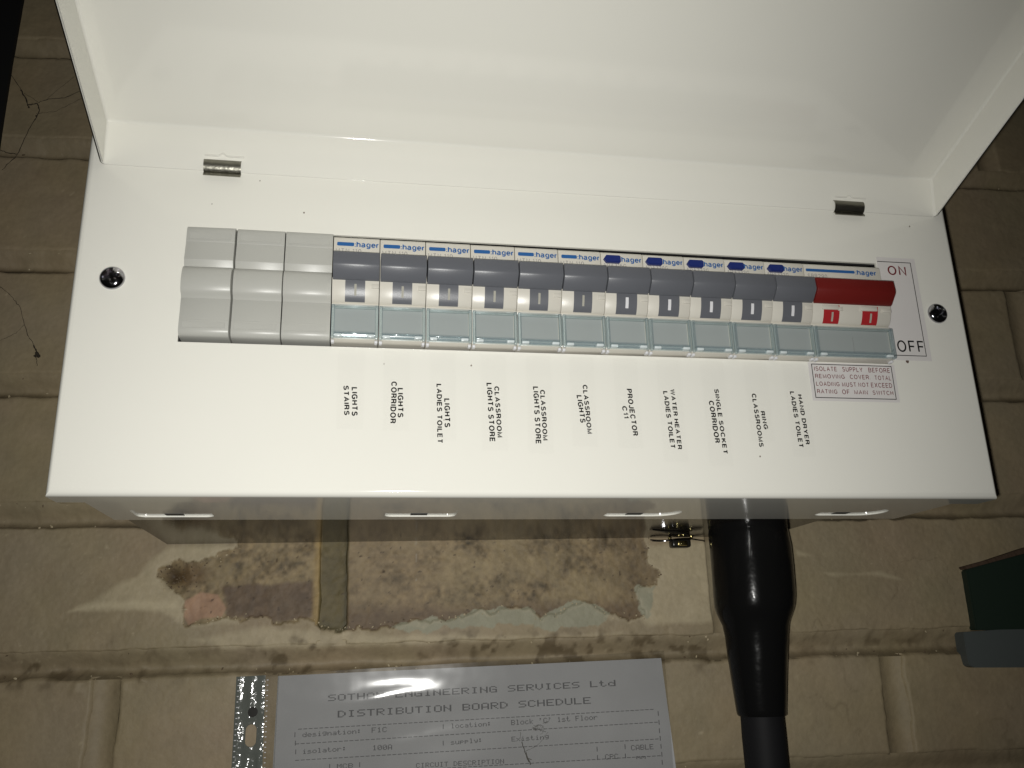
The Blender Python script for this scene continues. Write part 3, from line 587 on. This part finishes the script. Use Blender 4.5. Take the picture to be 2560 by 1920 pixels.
names = ['stairs lights','corridor lights','ladies toilet lights','classroom store lights (left of two)','classroom store lights (right of two)','classroom lights','projector','ladies toilet water heater','corridor single socket','classroom ring','ladies toilet hand dryer']
for i in range(11):
    if i < 6: t = pm if i == 0 else copy_tree(pm); lb = 'grey-toggle breaker with flat blue bar, %s from the left, above %s' % (ORD[i], names[i].split(' (')[0])
    else: t = pa if i == 6 else copy_tree(pa); lb = 'breaker with dark blue test button, %s from the left, above %s' % (ORD[i], names[i])
    lb = {3:'grey-toggle breaker, fourth from the left, above the left one of two classroom store labels', 4:'grey-toggle breaker, fifth from the left, above the right one of two classroom store labels'}.get(i, lb)
    t['label'] = lb; t.location = Vector((PX+PW*i, 0, 57.0-.11*i*1.0))*MM
    for code, idx in (('ADA316G', 6), ('ADA320G', 7)):
        if i == idx:
            for ch in t.children:
                if ch.name.startswith('type_print'):
                    P = Print(); P.text(code, .9, 10.6, 36.6, 38.5, -4.42); old = ch; n = tag(P.build('type_print', GREYP, t), kind='stuff'); bpy.data.objects.remove(old)
                    break
    if i == 6: # restore the common print for the copies that follow
        pass
# copies made after the seventh share its print, so give the ninth onwards their own
for i, o in enumerate([x for x in COL.objects if x.name.startswith('circuit_breaker')]):
    idx = round((o.location.x/MM-PX)/PW)
    if idx >= 8:
        for ch in o.children:
            if ch.name.startswith('type_print'):
                P = Print(); P.text('ADA332G', .9, 10.6, 36.6, 38.5, -4.42); m2 = P.build('x', GREYP); ch.data = m2.data; bpy.data.objects.remove(m2); break
ms = breaker(35.5, 'main', 'SBR290'); ms.name = 'main_switch'; ms.location = Vector((PX+PW*11+.1, 0, 55.85))*MM
del ms['group']; ms['category'] = 'main switch'; ms['label'] = 'double-width main switch with wide dark red toggle at the right end of the row'
print('devices done')

# ================================================================== STICKERS AND PRINTED LABELS
def sticker(name, x0, x1, z0, z1, label, parts):
    bm = bmesh.new(); bx(bm, 0, x1-x0, -.10, -.01, 0, z1-z0); t = link(name, from_bm(bm), STICK, None, (x0, -.02, z0), flat=True); tag(t, label, 'sticker')
    for nm, m, P in parts: tag(P.build(nm, m, t), kind='stuff' if 'print' in nm else None)
    return t
P1 = Print(); x0, x1, z0, z1 = 325.9, 344.4, 58.6, 106.2; lw = .32
bw, bh = x1-x0, z1-z0; yy = -.16
P1.rect(.2, bw-2.2, bh-2.0-lw, bh-2.0, yy); P1.rect(bw-2.2-lw, bw-2.2, 2.0, bh-2.0, yy); P1.rect(.2, bw-2.2-lw, 2.0, 2.0+lw, yy)
P2 = Print(); P2.text('ON', 4.6, 13.4, bh-8.6, bh-3.7, yy, bold=.16); P3 = Print(); P3.text('OFF', 3.2, 15.6, 3.7, 9.0, yy)
sticker('switch_sticker', x0, x1, z0, z1, 'white ON and OFF sticker with black border right of the red main switch', (('border', BLACKP, P1), ('on_print', REDP, P2), ('off_print', BLACKP, P3)))
x0, x1, z0, z1 = 287.0, 326.2, 39.9, 56.4; PB = Print().frame(1.4, 38.0-.2, 1.2, 15.9, .32, yy); PT = Print()
rows = [([('ISOLATE',0,.295),('SUPPLY',.37,.635),('BEFORE',.715,1)]), ([('REMOVING',0,.385),('COVER.',.455,.725),('TOTAL',.785,1)]), ([('LOADING',0,.303),('MUST',.337,.520),('NOT',.552,.688),('EXCEED',.72,1)]), ([('RATING',0,.26),('OF',.325,.42),('MAIN',.485,.66),('SWITCH',.727,1)])]
for r, row in enumerate(rows):
    zc = 14.9-r*3.28
    for wd_, a, b in row: PT.text(wd_, 2.5+34.2*a, 2.5+34.2*b, zc-2.05, zc, yy)
sticker('warning_sticker', x0, x1, z0, z1, 'small warning sticker in red capitals with black border below the main switch', (('border', BLACKP, PB), ('warning_print', REDP, PT)))
# the circuit names, printed sideways below their breakers
LB = [((('LIGHTS',103.1,41.0,29.9,0.3),('STAIRS',100.2,41.5,30.1,.6)),'LIGHTS STAIRS printed label under the first breaker'),
 ((('LIGHTS',120.0,41.1,29.6,.1),('CORRIDOR',117.4,43.6,27.3,-.3)),'LIGHTS CORRIDOR printed label under the second breaker'),
 ((('LIGHTS',137.5,37.4,26.1,.1),('LADIES TOILET',134.7,43.1,20.2,.3)),'LIGHTS LADIES TOILET printed label under the third breaker'),
 ((('CLASSROOM',157.0,42.7,22.5,.8),('LIGHTS STORE',154.1,44.0,21.0,.8)),'CLASSROOM LIGHTS STORE printed label, left one of two, under the fourth breaker'),
 ((('CLASSROOM',174.7,41.7,21.6,.4),('LIGHTS STORE',172.0,43.0,20.4,.3)),'CLASSROOM LIGHTS STORE printed label, right one of two, under the fifth breaker'),
 ((('CLASSROOM',192.0,44.2,24.5,.9),('LIGHTS',189.5,39.9,28.8,1.0)),'CLASSROOM LIGHTS printed label under the sixth breaker'),
 ((('PROJECTOR',210.0,43.0,24.0,1.4),('C11',207.3,35.9,30.9,.6)),'PROJECTOR C11 printed label under the seventh breaker'),
 ((('WATER HEATER',227.8,43.3,18.8,1.1),('LADIES TOILET',225.0,42.4,19.4,1.2)),'WATER HEATER LADIES TOILET printed label under the eighth breaker'),
 ((('SINGLE SOCKET',246.4,43.8,17.4,1.2),('CORRIDOR',243.6,38.9,21.6,1.0)),'SINGLE SOCKET CORRIDOR printed label under the ninth breaker'),
 ((('RING',264.9,35.0,27.5,.8),('CLASSROOMS',262.1,42.3,20.2,.8)),'RING CLASSROOMS printed label under the tenth breaker'),
 ((('HAND DRYER',282.0,42.4,21.5,.8),('LADIES TOILET',279.0,43.6,20.4,1.0)),'HAND DRYER LADIES TOILET printed label under the eleventh breaker')]
for lines, label in LB:
    xo, zo = lines[0][1], lines[0][3]; P = Print()
    for txt, xc, zt, zb, sl in lines: P.text(txt, xc-1.08-sl/2-xo, xc+1.08-sl/2-xo, zb-zo, zt-zo, -.05, bold=.25, turn=True, sp=.17, slant=sl)
    tp = Print().rect(-6.5, 3.4, -5, 55.6-zo, 0).build('circuit_label', TAPE, None, (xo, -.03, zo)); tag(tp, label, 'label', 'circuit names printed below the breakers'); tag(P.build('printed_name', BLACKP, tp), kind='stuff')

# ================================================================== CABLE
YC = 88.0
def cab(name, rows, m, parent, seg=48):
    bm = bmesh.new(); rings = []
    for uL, uR, v in rows:
        a, b = at(uL, v, 1, YC), at(uR, v, 1, YC); c = (a+b)/2; r = (b[0]-a[0])/2*.985
        rings.append([bm.verts.new((c[0]+r*math.cos(2*math.pi*k/seg), YC+r*math.sin(2*math.pi*k/seg), c[2])) for k in range(seg)])
    for A, B in zip(rings, rings[1:]):
        for k in range(seg): bm.faces.new((A[k], A[(k+1)%seg], B[(k+1)%seg], B[k]))
    bm.faces.new(rings[0]); bm.faces.new(rings[-1][::-1]); bmesh.ops.recalc_face_normals(bm, faces=bm.faces[:])
    return link(name, from_bm(bm), m, parent, ang=45)
cable = empty('power_cable', (305, YC, -350), 'thick black power cable in a tapered heat-shrink sleeve entering the board from below', 'cable')
def to(o, e): o.parent = e; o.location = o.location-e.location; return o
srows = [(1777,1958,1304),(1776,1959,1312),(1775.5,1959.5,1316),(1777,1960,1320),(1776,1961,1330),(1780,1970,1373),(1784,1975,1420),(1787.5,1979,1470),(1789,1980,1495),(1791,1979,1515),(1796,1976,1530),(1803,1971,1545),(1811,1966.6,1562),(1817,1964.5,1590),(1823.5,1963.2,1642),(1834,1962,1710),(1843.8,1961.3,1773),(1846,1961.5,1784),(1850,1962,1789)]
to(cab('heatshrink_sleeve', srows, SLEEVE, None), cable)
crow = [(1854,1956,1775),(1854.5,1955.5,1790),(1858,1961,1840),(1866,1968.5,1920),(1876,1978,2040),(1890,1992,2300)]
to(cab('cable_sheath', crow, CABLE, None), cable)

# ================================================================== BRACKET BY THE CABLE
br = empty('metal_bracket', (255, 122, -6), 'small blackened metal strap with a brass screw block hanging under the board by the cable', 'bracket')
YB = 118.0
def bp_(u, v, y=YB): return Vector(at(u, v, 1, y))
bm = bmesh.new(); top = [(1631,1351,116),(1650,1352,114),(1674,1350,112),(1690,1348,112),(1705,1346,113),(1722,1345,113),(1740,1348,113),(1755,1350,115),(1762,1352,116)]
A = [bp_(*p) for p in top]
vs = []
for i, p in enumerate(A):
    wdt = 7.5 if 1 < i < 7 else 3.5+(1 if i in (1, 7) else 0)
    vs.append([bm.verts.new(p+Vector((0, 0, 0))), bm.verts.new(p+Vector((0, wdt, 1.0))), bm.verts.new(p+Vector((0, wdt, .4))), bm.verts.new(p+Vector((0, 0, -.55)))])
for a, b in zip(vs, vs[1:]):
    for k in range(4): bm.faces.new((a[k], a[(k+1)%4], b[(k+1)%4], b[k]))
bm.faces.new(vs[0]); bm.faces.new(vs[-1][::-1]); bmesh.ops.recalc_face_normals(bm, faces=bm.faces[:])
to(link('strap', from_bm(bm), CHROME, ang=50), br)
c0, c1 = bp_(1680,1350,117), bp_(1729,1368,117)
bm = bmesh.new(); bx(bm, c0.x, c1.x, 117, 123, c1.z, c0.z+.5, 1.2, 3); to(link('block', from_bm(bm), BLKMET), br)
c0, c1 = bp_(1694,1352,116.5), bp_(1719,1364,116.5)
bm = bmesh.new(); bx(bm, c0.x, c1.x, 115.9, 118, c1.z, c0.z, .5, 2); to(link('brass_insert', from_bm(bm), BRASS), br)
bm = bmesh.new()
for u, v, y, r in ((1697,1338,112,1.0),(1708,1337,111,.8),(1728,1341,113,1.0),(1674,1345,112,.9)):
    c = bp_(u, v, y); t = bmesh.new(); bmesh.ops.create_icosphere(t, subdivisions=2, radius=r)
    for q in t.verts: q.co += c
    me = bpy.data.meshes.new('t'); t.to_mesh(me); t.free(); bm.from_mesh(me)
to(link('screw_thread', from_bm(bm), BRASS), br)
bm = bmesh.new(); a, b, c, d = bp_(1632,1326,100), bp_(1690,1328,104), bp_(1722,1336,108), bp_(1690,1338,110)  # black plate standing in for the bracket's reflection in the glossy underside
vv = [bm.verts.new(x) for x in (a, b, c, d)]; f = bm.faces.new(vv); r = bmesh.ops.extrude_face_region(bm, geom=[f]); 
for q in r['geom']:
    if isinstance(q, bmesh.types.BMVert): q.co += Vector((0, 1.0, .5))
bmesh.ops.recalc_face_normals(bm, faces=bm.faces[:]); to(link('bracket_reflection', from_bm(bm), BLKMET, flat=True), br)

# ================================================================== THINGS ON THE WALL (wall coordinates)
def wallobj(name, loc_s, loc_z, label, cat, group=None):
    o = bpy.data.objects.new(name, None); COL.objects.link(o); ca, sa = math.cos(WA), math.sin(WA)
    o.location = Vector((loc_s*ca, WY0+loc_s*sa, loc_z))*MM; o.rotation_euler.z = WA; o.empty_display_size = .01
    return tag(o, label, cat, group)
# schedule sheet in its plastic wallet, hung below the board and tilted a little
wal = wallobj('plastic_wallet', 155, -160, 'clear plastic punched wallet hanging on the wall below the board', 'plastic wallet')
pap = wallobj('schedule_sheet', 155, -160, 'grey printed distribution board schedule sheet inside the plastic wallet', 'document')
def wl(u, v, off): s, z = ws(u, v, off); return (s-155, -off, z+160)
OFP, OFD, OFF_ = 1.9, 2.15, 3.2
def lerp2(q, a, b):
    t0 = [q[0][k]*(1-a)+q[1][k]*a for k in range(3)]; t1 = [q[3][k]*(1-a)+q[2][k]*a for k in range(3)]; return [t0[k]*(1-b)+t1[k]*b for k in range(3)]
def ext(q, L=120):                                     # run the quad's lower edge down past the frame
    a, b, c, d = q; f = lambda p, r: tuple(p[k]+(r[k]-p[k])*L/abs(r[2]-p[2]) for k in range(3)); return [a, b, f(b, c), f(a, d)]
qp = ext([wl(695,1690,OFP), wl(1653,1645,OFP), wl(1690,1920,OFP), wl(682,1920,OFP)])
def gridquad(q, nu, nv, disp):
    V = []; F = []
    for i in range(nu+1):
        for j in range(nv+1):
            p = lerp2(q, i/nu, j/nv); p[1] -= disp(p[0], p[2]); V.append(tuple(x*MM for x in p))
    for i in range(nu):
        for j in range(nv): a = i*(nv+1)+j; F.append((a, a+1, a+nv+2, a+nv+1))
    me = bpy.data.meshes.new('q'); me.from_pydata(V, [], F); return me
def wv(x, z): return .0
PAPER_OBJ = link('paper_sheet', gridquad(qp, 40, 24, lambda x, z: .12*math.sin(x/19)+.1*math.sin(z/13+x/30)), PAPER, pap)
FONT = dict(zip(" '-01:ABCDEFGHILMNOPRSTUVXabcdeghiklmnopqrstuxyFf|.", [0]*60))
FONT = {' ':'0000000000',"'":'0005030000','-':'0808080808','0':'3E5149453E','1':'00427F4000',':':'0036360000','A':'7E1111117E','B':'7F49494936','C':'3E41414122','D':'7F4141221C','E':'7F49494941','F':'7F09090901','G':'3E4149497A','H':'7F0808087F','I':'00417F4100','L':'7F40404040','M':'7F020C027F','N':'7F0408107F','O':'3E4141413E','P':'7F09090906','R':'7F09192946','S':'4649494931','T':'01017F0101','U':'3F4040403F','V':'1F2040201F','a':'2054545478','b':'7F48444438','c':'3844444420','d':'384444487F','e':'3854545418','g':'0C5252523E','i':'00447D4000','k':'7F10284400','l':'00417F4000','m':'7C04180478','n':'7C08040478','o':'3844444438','p':'7C14141408','r':'7C08040408','s':'4854545420','t':'043F444020','u':'3C4040207C','x':'4428102844','y':'0C5050503C','|':'00007F0000','.':'0060600000'}
DM = Print()
def dots(txt, a, b, h, pitchfill=1.0):                  # text from pixel a (baseline start) to b (baseline end), height h px
    A, B = np.array(wl(*a, OFD)), np.array(wl(*b, OFD)); Hh = (np.array(wl(a[0], a[1]-h, OFD))-A)[2]; n = len(txt); dx = (B-A)/(n-.18); nrm = np.array([-(B-A)[2], 0, (B-A)[0]]); nrm = nrm/np.linalg.norm(nrm)*Hh
    cw = dx*.82
    for i, ch in enumerate(txt):
        g = FONT[ch]
        for c in range(5):
            col = int(g[2*c:2*c+2], 16)
            for r in range(8):
                if col >> r & 1:
                    o = A+dx*i+cw*(c/5)+nrm*(6-r)/7; e = cw/5*1.08; f = nrm/7*.98
                    DM.quad([tuple(o), tuple(o+e), tuple(o+e+f), tuple(o+f)])
def dash(a, b, n):
    A, B = np.array(wl(*a, OFD)), np.array(wl(*b, OFD)); d = (B-A)/n; t = np.array([0,0,.34])
    for i in range(n): o = A+d*i; DM.quad([tuple(o), tuple(o+d*.74), tuple(o+d*.74+t), tuple(o+t)])
dots('SOTHAM ENGINEERING SERVICES Ltd', (820,1753), (1539,1715), 16)
dots('DISTRIBUTION BOARD SCHEDULE', (844,1794), (1477,1759), 17)
dash((745,1824), (1637,1774), 70); dash((738,1861), (1648,1806), 70); dash((738,1902), (1650,1848), 70); dash((742,1943), (1655,1890), 70)
dots('designation:', (756,1843), (903,1833.5), 12); dots('F1C', (929,1832), (967,1830), 13); dots('location:', (1127,1821), (1228,1815), 12); dots("Block 'C' 1st Floor", (1278,1813), (1494,1799), 13)
dots('isolator:', (756,1885), (866,1877), 12); dots('100A', (931,1876), (980,1874), 13); dots('supply:', (1127,1862), (1206,1856), 12); dots('Existing', (1279,1854), (1372,1848), 12)
dots('MCB', (842,1922), (882,1920), 12); dots('CIRCUIT DESCRIPTION', (1040,1920), (1260,1909), 12); dots('CPC', (1513,1899), (1546,1897), 13); dots('CABLE', (1578,1876), (1634,1873), 13); dots('mm', (1591,1898), (1614,1897), 10)
for u, v in ((736,1843),(737,1864),(738,1886),(1107,1823),(1107,1864),(1645,1790),(1647,1812),(1648,1833),(1650,1852),(1652,1872),(1654,1892),(1655,1912),(1492,1879),(1493,1900),(1562,1873),(1563,1896),(823,1922),(898,1918)): dots('|', (u-4, v), (u+6, v-.5), 12)
tag(DM.build('printed_text', DOTS, pap), kind='stuff')
# the wallet: film front and back, punched strip along the left side
qf = ext([wl(697,1685,OFF_), wl(1655,1627,OFF_), wl(1683,1920,OFF_), wl(684,1920,OFF_)])
xtl, ztl = qf[0][0], qf[0][2]
def film(x, z):
    a = (x-xtl); zz = z-ztl + a*.07
    return max(0, .055*(z-ztl+62)) + .62*math.exp(-((zz+9+3.5*math.sin(a/15))/4.0)**2)*math.exp(-((a-44)/36)**2)+.16*math.sin(a/13+zz/9)+.12*math.sin(zz/5.5-a/23)+.22*math.exp(-((zz+44-a*.25)/3)**2)
link('front_film', gridquad(qf, 170, 90, film), FILM, wal)
qs = ext([wl(591,1692,OFF_-.3), wl(697,1686,OFF_-.3), wl(684,1920,OFF_-.3), wl(578.5,1920,OFF_-.3)])
sx = lambda a, b: lerp2(qs, a, b)
Ls = abs(qs[3][2]-qs[0][2])
def slotpoly(uc, vc, ru, rv, n=20):
    pts = []
    for k in range(n):
        a = 2*math.pi*k/n; du = ru*math.cos(a); dv = (rv-ru)*(1 if math.sin(a) > 0 else -1 if math.sin(a) < 0 else 0)+ru*math.sin(a); pts.append((uc+du, vc+dv))
    return pts
hb = bmesh.new(); outl = [wl(591,1692,OFF_-.3), wl(664,1688,OFF_-.3), wl(656,1920,OFF_-.3), wl(578.5,1920,OFF_-.3)]; outl = ext(outl)
NX, NZ = 34, 260; holes = [(627,1839,14,29)]
V = {}; 
for i in range(NX+1):
    for j in range(NZ+1):
        p = lerp2(outl, i/NX, j/NZ); tt = i/NX
        p[1] -= .5*math.sin(tt*math.pi*5)*(.25 if j/NZ > .38 else 1)*.35+.5*(vnoise(np.array(p[0]/2.7), np.array(p[2]/5.5), 5)-.5)*.7; V[i,j] = hb.verts.new(p)
hs_ = ws(627,1839,OFF_); hc = (hs_[0]-155, hs_[1]+160); e1 = ws(641.5,1839,OFF_); ru = e1[0]-hs_[0]; e2 = ws(627,1868,OFF_); rv = hs_[1]-e2[1]
def inh(p): dz = max(0, abs(p[2]-hc[1])-(rv-ru)); return math.hypot(p[0]-hc[0], dz) < ru
for i in range(NX):
    for j in range(NZ):
        cc = (V[i,j].co+V[i+1,j+1].co)/2
        if not inh(cc): hb.faces.new((V[i,j], V[i,j+1], V[i+1,j+1], V[i+1,j]))
strip = link('punched_strip', from_bm(hb), SILVER, wal, ang=180)
bm = bmesh.new(); prev = None; ring = []
for k in range(41):
    a = 2*math.pi*k/40; du = ru*math.cos(a); dz = ru*math.sin(a)+(rv-ru)*(1 if math.sin(a) > 1e-6 else -1 if math.sin(a) < -1e-6 else 0); ring.append((hc[0]+du, -OFF_+.05, hc[1]+dz))
tube(bm, ring, .16, 6); link('slot_rim', from_bm(bm), SILVER, wal)
mid = ext([wl(664,1688,OFF_-.2), wl(698,1686,OFF_-.2), wl(686,1920,OFF_-.2), wl(656,1920,OFF_-.2)])
link('film_margin', gridquad(mid, 10, 60, lambda x, z: .2*math.sin(z/3.1)), FILM, wal)
bm = bmesh.new()
for line, n in (((597,1700,583,1920), 16), ((669,1700,661,1920), 17)):
    for k in range(n*2):
        u = line[0]+(line[2]-line[0])*k/n; v = line[1]+(line[3]-line[1])*k/n; s, z = ws(u, v, OFF_+.1)
        t = bmesh.new(); bmesh.ops.create_icosphere(t, subdivisions=1, radius=.42)
        for q in t.verts: q.co = Vector((q.co.x*1.3+s-155, q.co.y*.6-OFF_-.1, q.co.z*.7+z+160))
        me = bpy.data.meshes.new('t'); t.to_mesh(me); t.free(); bm.from_mesh(me)
tag(link('weld_dots', from_bm(bm), MARKW, wal), kind='stuff')
# nail head that pins the strip
s, z = ws(632, 1780, OFF_+1); bm = bmesh.new(); t = bmesh.new(); bmesh.ops.create_cone(t, cap_ends=True, segments=24, radius1=2.3, radius2=1.9, depth=1.0)
for q in t.verts: q.co = Vector((q.co.x, q.co.z, q.co.y))
bmesh.ops.recalc_face_normals(t, faces=t.faces[:]); nail = link('wall_nail', from_bm(t), BLKMET); ca, sa = math.cos(WA), math.sin(WA)
nail.location = Vector((s*ca+(OFF_+.6)*sa, WY0+s*sa-(OFF_+.6)*ca, z))*MM; nail.rotation_euler.z = WA; tag(nail, 'dark round nail head pinning the wallet strip to the wall', 'nail'); bm.free()
# bits of fluff and cobweb
def strand(px, off, r, jitter=.5, n=6):
    pts = []
    for (a, b), (c, d) in zip(px, px[1:]):
        for k in range(n):
            u, v = a+(c-a)*k/n+random.uniform(-jitter, jitter), b+(d-b)*k/n+random.uniform(-jitter, jitter); s, z = ws(u, v, off); pts.append((s, -off, z))
    s, z = ws(*px[-1], off); pts.append((s, -off, z)); return pts
def web(name, lines, m, off, label, cat, blobs=()):
    o_s, o_z = ws(*lines[0][0][0], off); root = wallobj(name, o_s, o_z, label, cat); bm = bmesh.new()
    for px, r in lines:
        p = strand(px, off, r, 1.2); tube(bm, p, r, 5, [random.uniform(.6, 1.4) for _ in p])
    for u, v, r in blobs:
        s, z = ws(u, v, off); t = bmesh.new(); bmesh.ops.create_icosphere(t, subdivisions=2, radius=r)
        for q in t.verts: q.co = q.co*random.uniform(.7, 1.25)+Vector((s, -off, z))
        me = bpy.data.meshes.new('t'); t.to_mesh(me); t.free(); bm.from_mesh(me)
    for q in bm.verts: q.co -= Vector((o_s, 0, o_z))
    me = from_bm(bm); bpy.data.objects.remove(root); ob = link(name, me, m, None, (o_s*math.cos(WA), WY0+o_s*math.sin(WA), o_z), WA); return tag(ob, label, cat)
web('cobweb', [([(14,165),(55,228),(72,268)],.16),([(52,225),(66,250),(72,270)],.3),([(70,262),(92,258),(100,275),(88,300)],.28),([(92,258),(120,248),(160,245),(200,228)],.14),([(88,296),(65,340),(42,388),(5,425)],.17),([(60,232),(95,255)],.10),([(118,245),(185,192)],.06),([(90,285),(140,278),(208,245)],.08),([(42,385),(20,382),(0,375)],.16)], WEB, .9, 'branching dusty cobweb on the bricks left of the open lid', 'cobweb', [(72,268,.5),(91,290,.55)])
web('cobweb', [([(0,716),(28,740),(50,768),(68,835),(82,858),(92,880)],.13),([(84,862),(95,885)],.4),([(60,812),(40,832),(0,852)],.07),([(90,888),(93,915)],.14)], WEB, .9, 'thin cobweb strand with a dark clump left of the white cover', 'cobweb', [(92,884,.95),(97,890,.9),(88,890,.8)])
fl = []
for k in range(16): c = (1352+random.uniform(-16,14), 1818+random.uniform(-9,9)); fl.append(([c, (c[0]+random.uniform(-14,14), c[1]+random.uniform(-9,9)), (c[0]+random.uniform(-18,18), c[1]+random.uniform(-10,10))], .055))
fl += [([(1305,1855),(1312,1880),(1322,1905)],.16),([(1300,1830),(1306,1858)],.08),([(1340,1865),(1310,1880)],.07),([(1314,1880),(1326,1912)],.22),([(1318,1895),(1330,1900)],.15),([(1370,1830),(1345,1862),(1335,1868)],.06)]
web('fluff_strand', fl, FLUFF, 4.3, 'wisp of grey cobweb fluff stuck on the plastic wallet', 'cobweb')
# box on the wall at the right edge of the picture
gb = wallobj('wall_box', 450, -70, 'dark green box with a grey lower part fixed to the wall at the right edge', 'box')
def prism(name, px, off0, off1, m, bev=.6):
    bm = bmesh.new(); f = []; b = []
    for u, v in px: s, z = ws(u, v, off1); f.append(bm.verts.new((s-450, -off1, z+70))); b.append(bm.verts.new((s-450, -off0, z+70)))
    bm.faces.new(f); bm.faces.new(b[::-1]); n = len(f)
    for i in range(n): bm.faces.new((f[i], b[i], b[(i+1)%n], f[(i+1)%n]))
    bmesh.ops.recalc_face_normals(bm, faces=bm.faces[:])
    if bev: bmesh.ops.bevel(bm, geom=[e for e in bm.edges], offset=bev, segments=2, affect='EDGES')
    return link(name, from_bm(bm), m, gb)
prism('box_body', [(2416,1424),(2600,1374),(2860,1300),(2880,1575),(2441,1575)], -3, 5, GREENB)
prism('top_edge', [(2411,1416),(2470,1400),(2560,1370),(2860,1285),(2860,1296),(2560,1384),(2417,1423)], 0, 6, BROWN, .3)
prism('lower_box', [(2409,1580),(2500,1574),(2870,1568),(2880,1668),(2436,1669),(2425,1664),(2418,1640)], -3, 6, GREYB, .4)
# black board edge at the far top left
bm = bmesh.new(); f = []; b = []
OFB = 3
for u, v in ((60,-30),(28,150),(2,316),(-40,600),(-500,600),(-500,-200),(90,-200)): s, z = ws(u, v, OFB); f.append(bm.verts.new((s, -OFB, z))); b.append(bm.verts.new((s, 0, z)))
bm.faces.new(f); bm.faces.new(b[::-1])
for i in range(len(f)): bm.faces.new((f[i], b[i], b[(i+1)%len(f)], f[(i+1)%len(f)]))
bmesh.ops.recalc_face_normals(bm, faces=bm.faces[:])
blk = link('black_board', from_bm(bm), BLACKB, None, (0, WY0, 0), WA, flat=True); tag(blk, 'black board edge against the wall in the top left corner', 'board')
print('objects', len(COL.objects), 'tris', sum(len(o.data.polygons)*2 for o in COL.objects if o.type == 'MESH'))
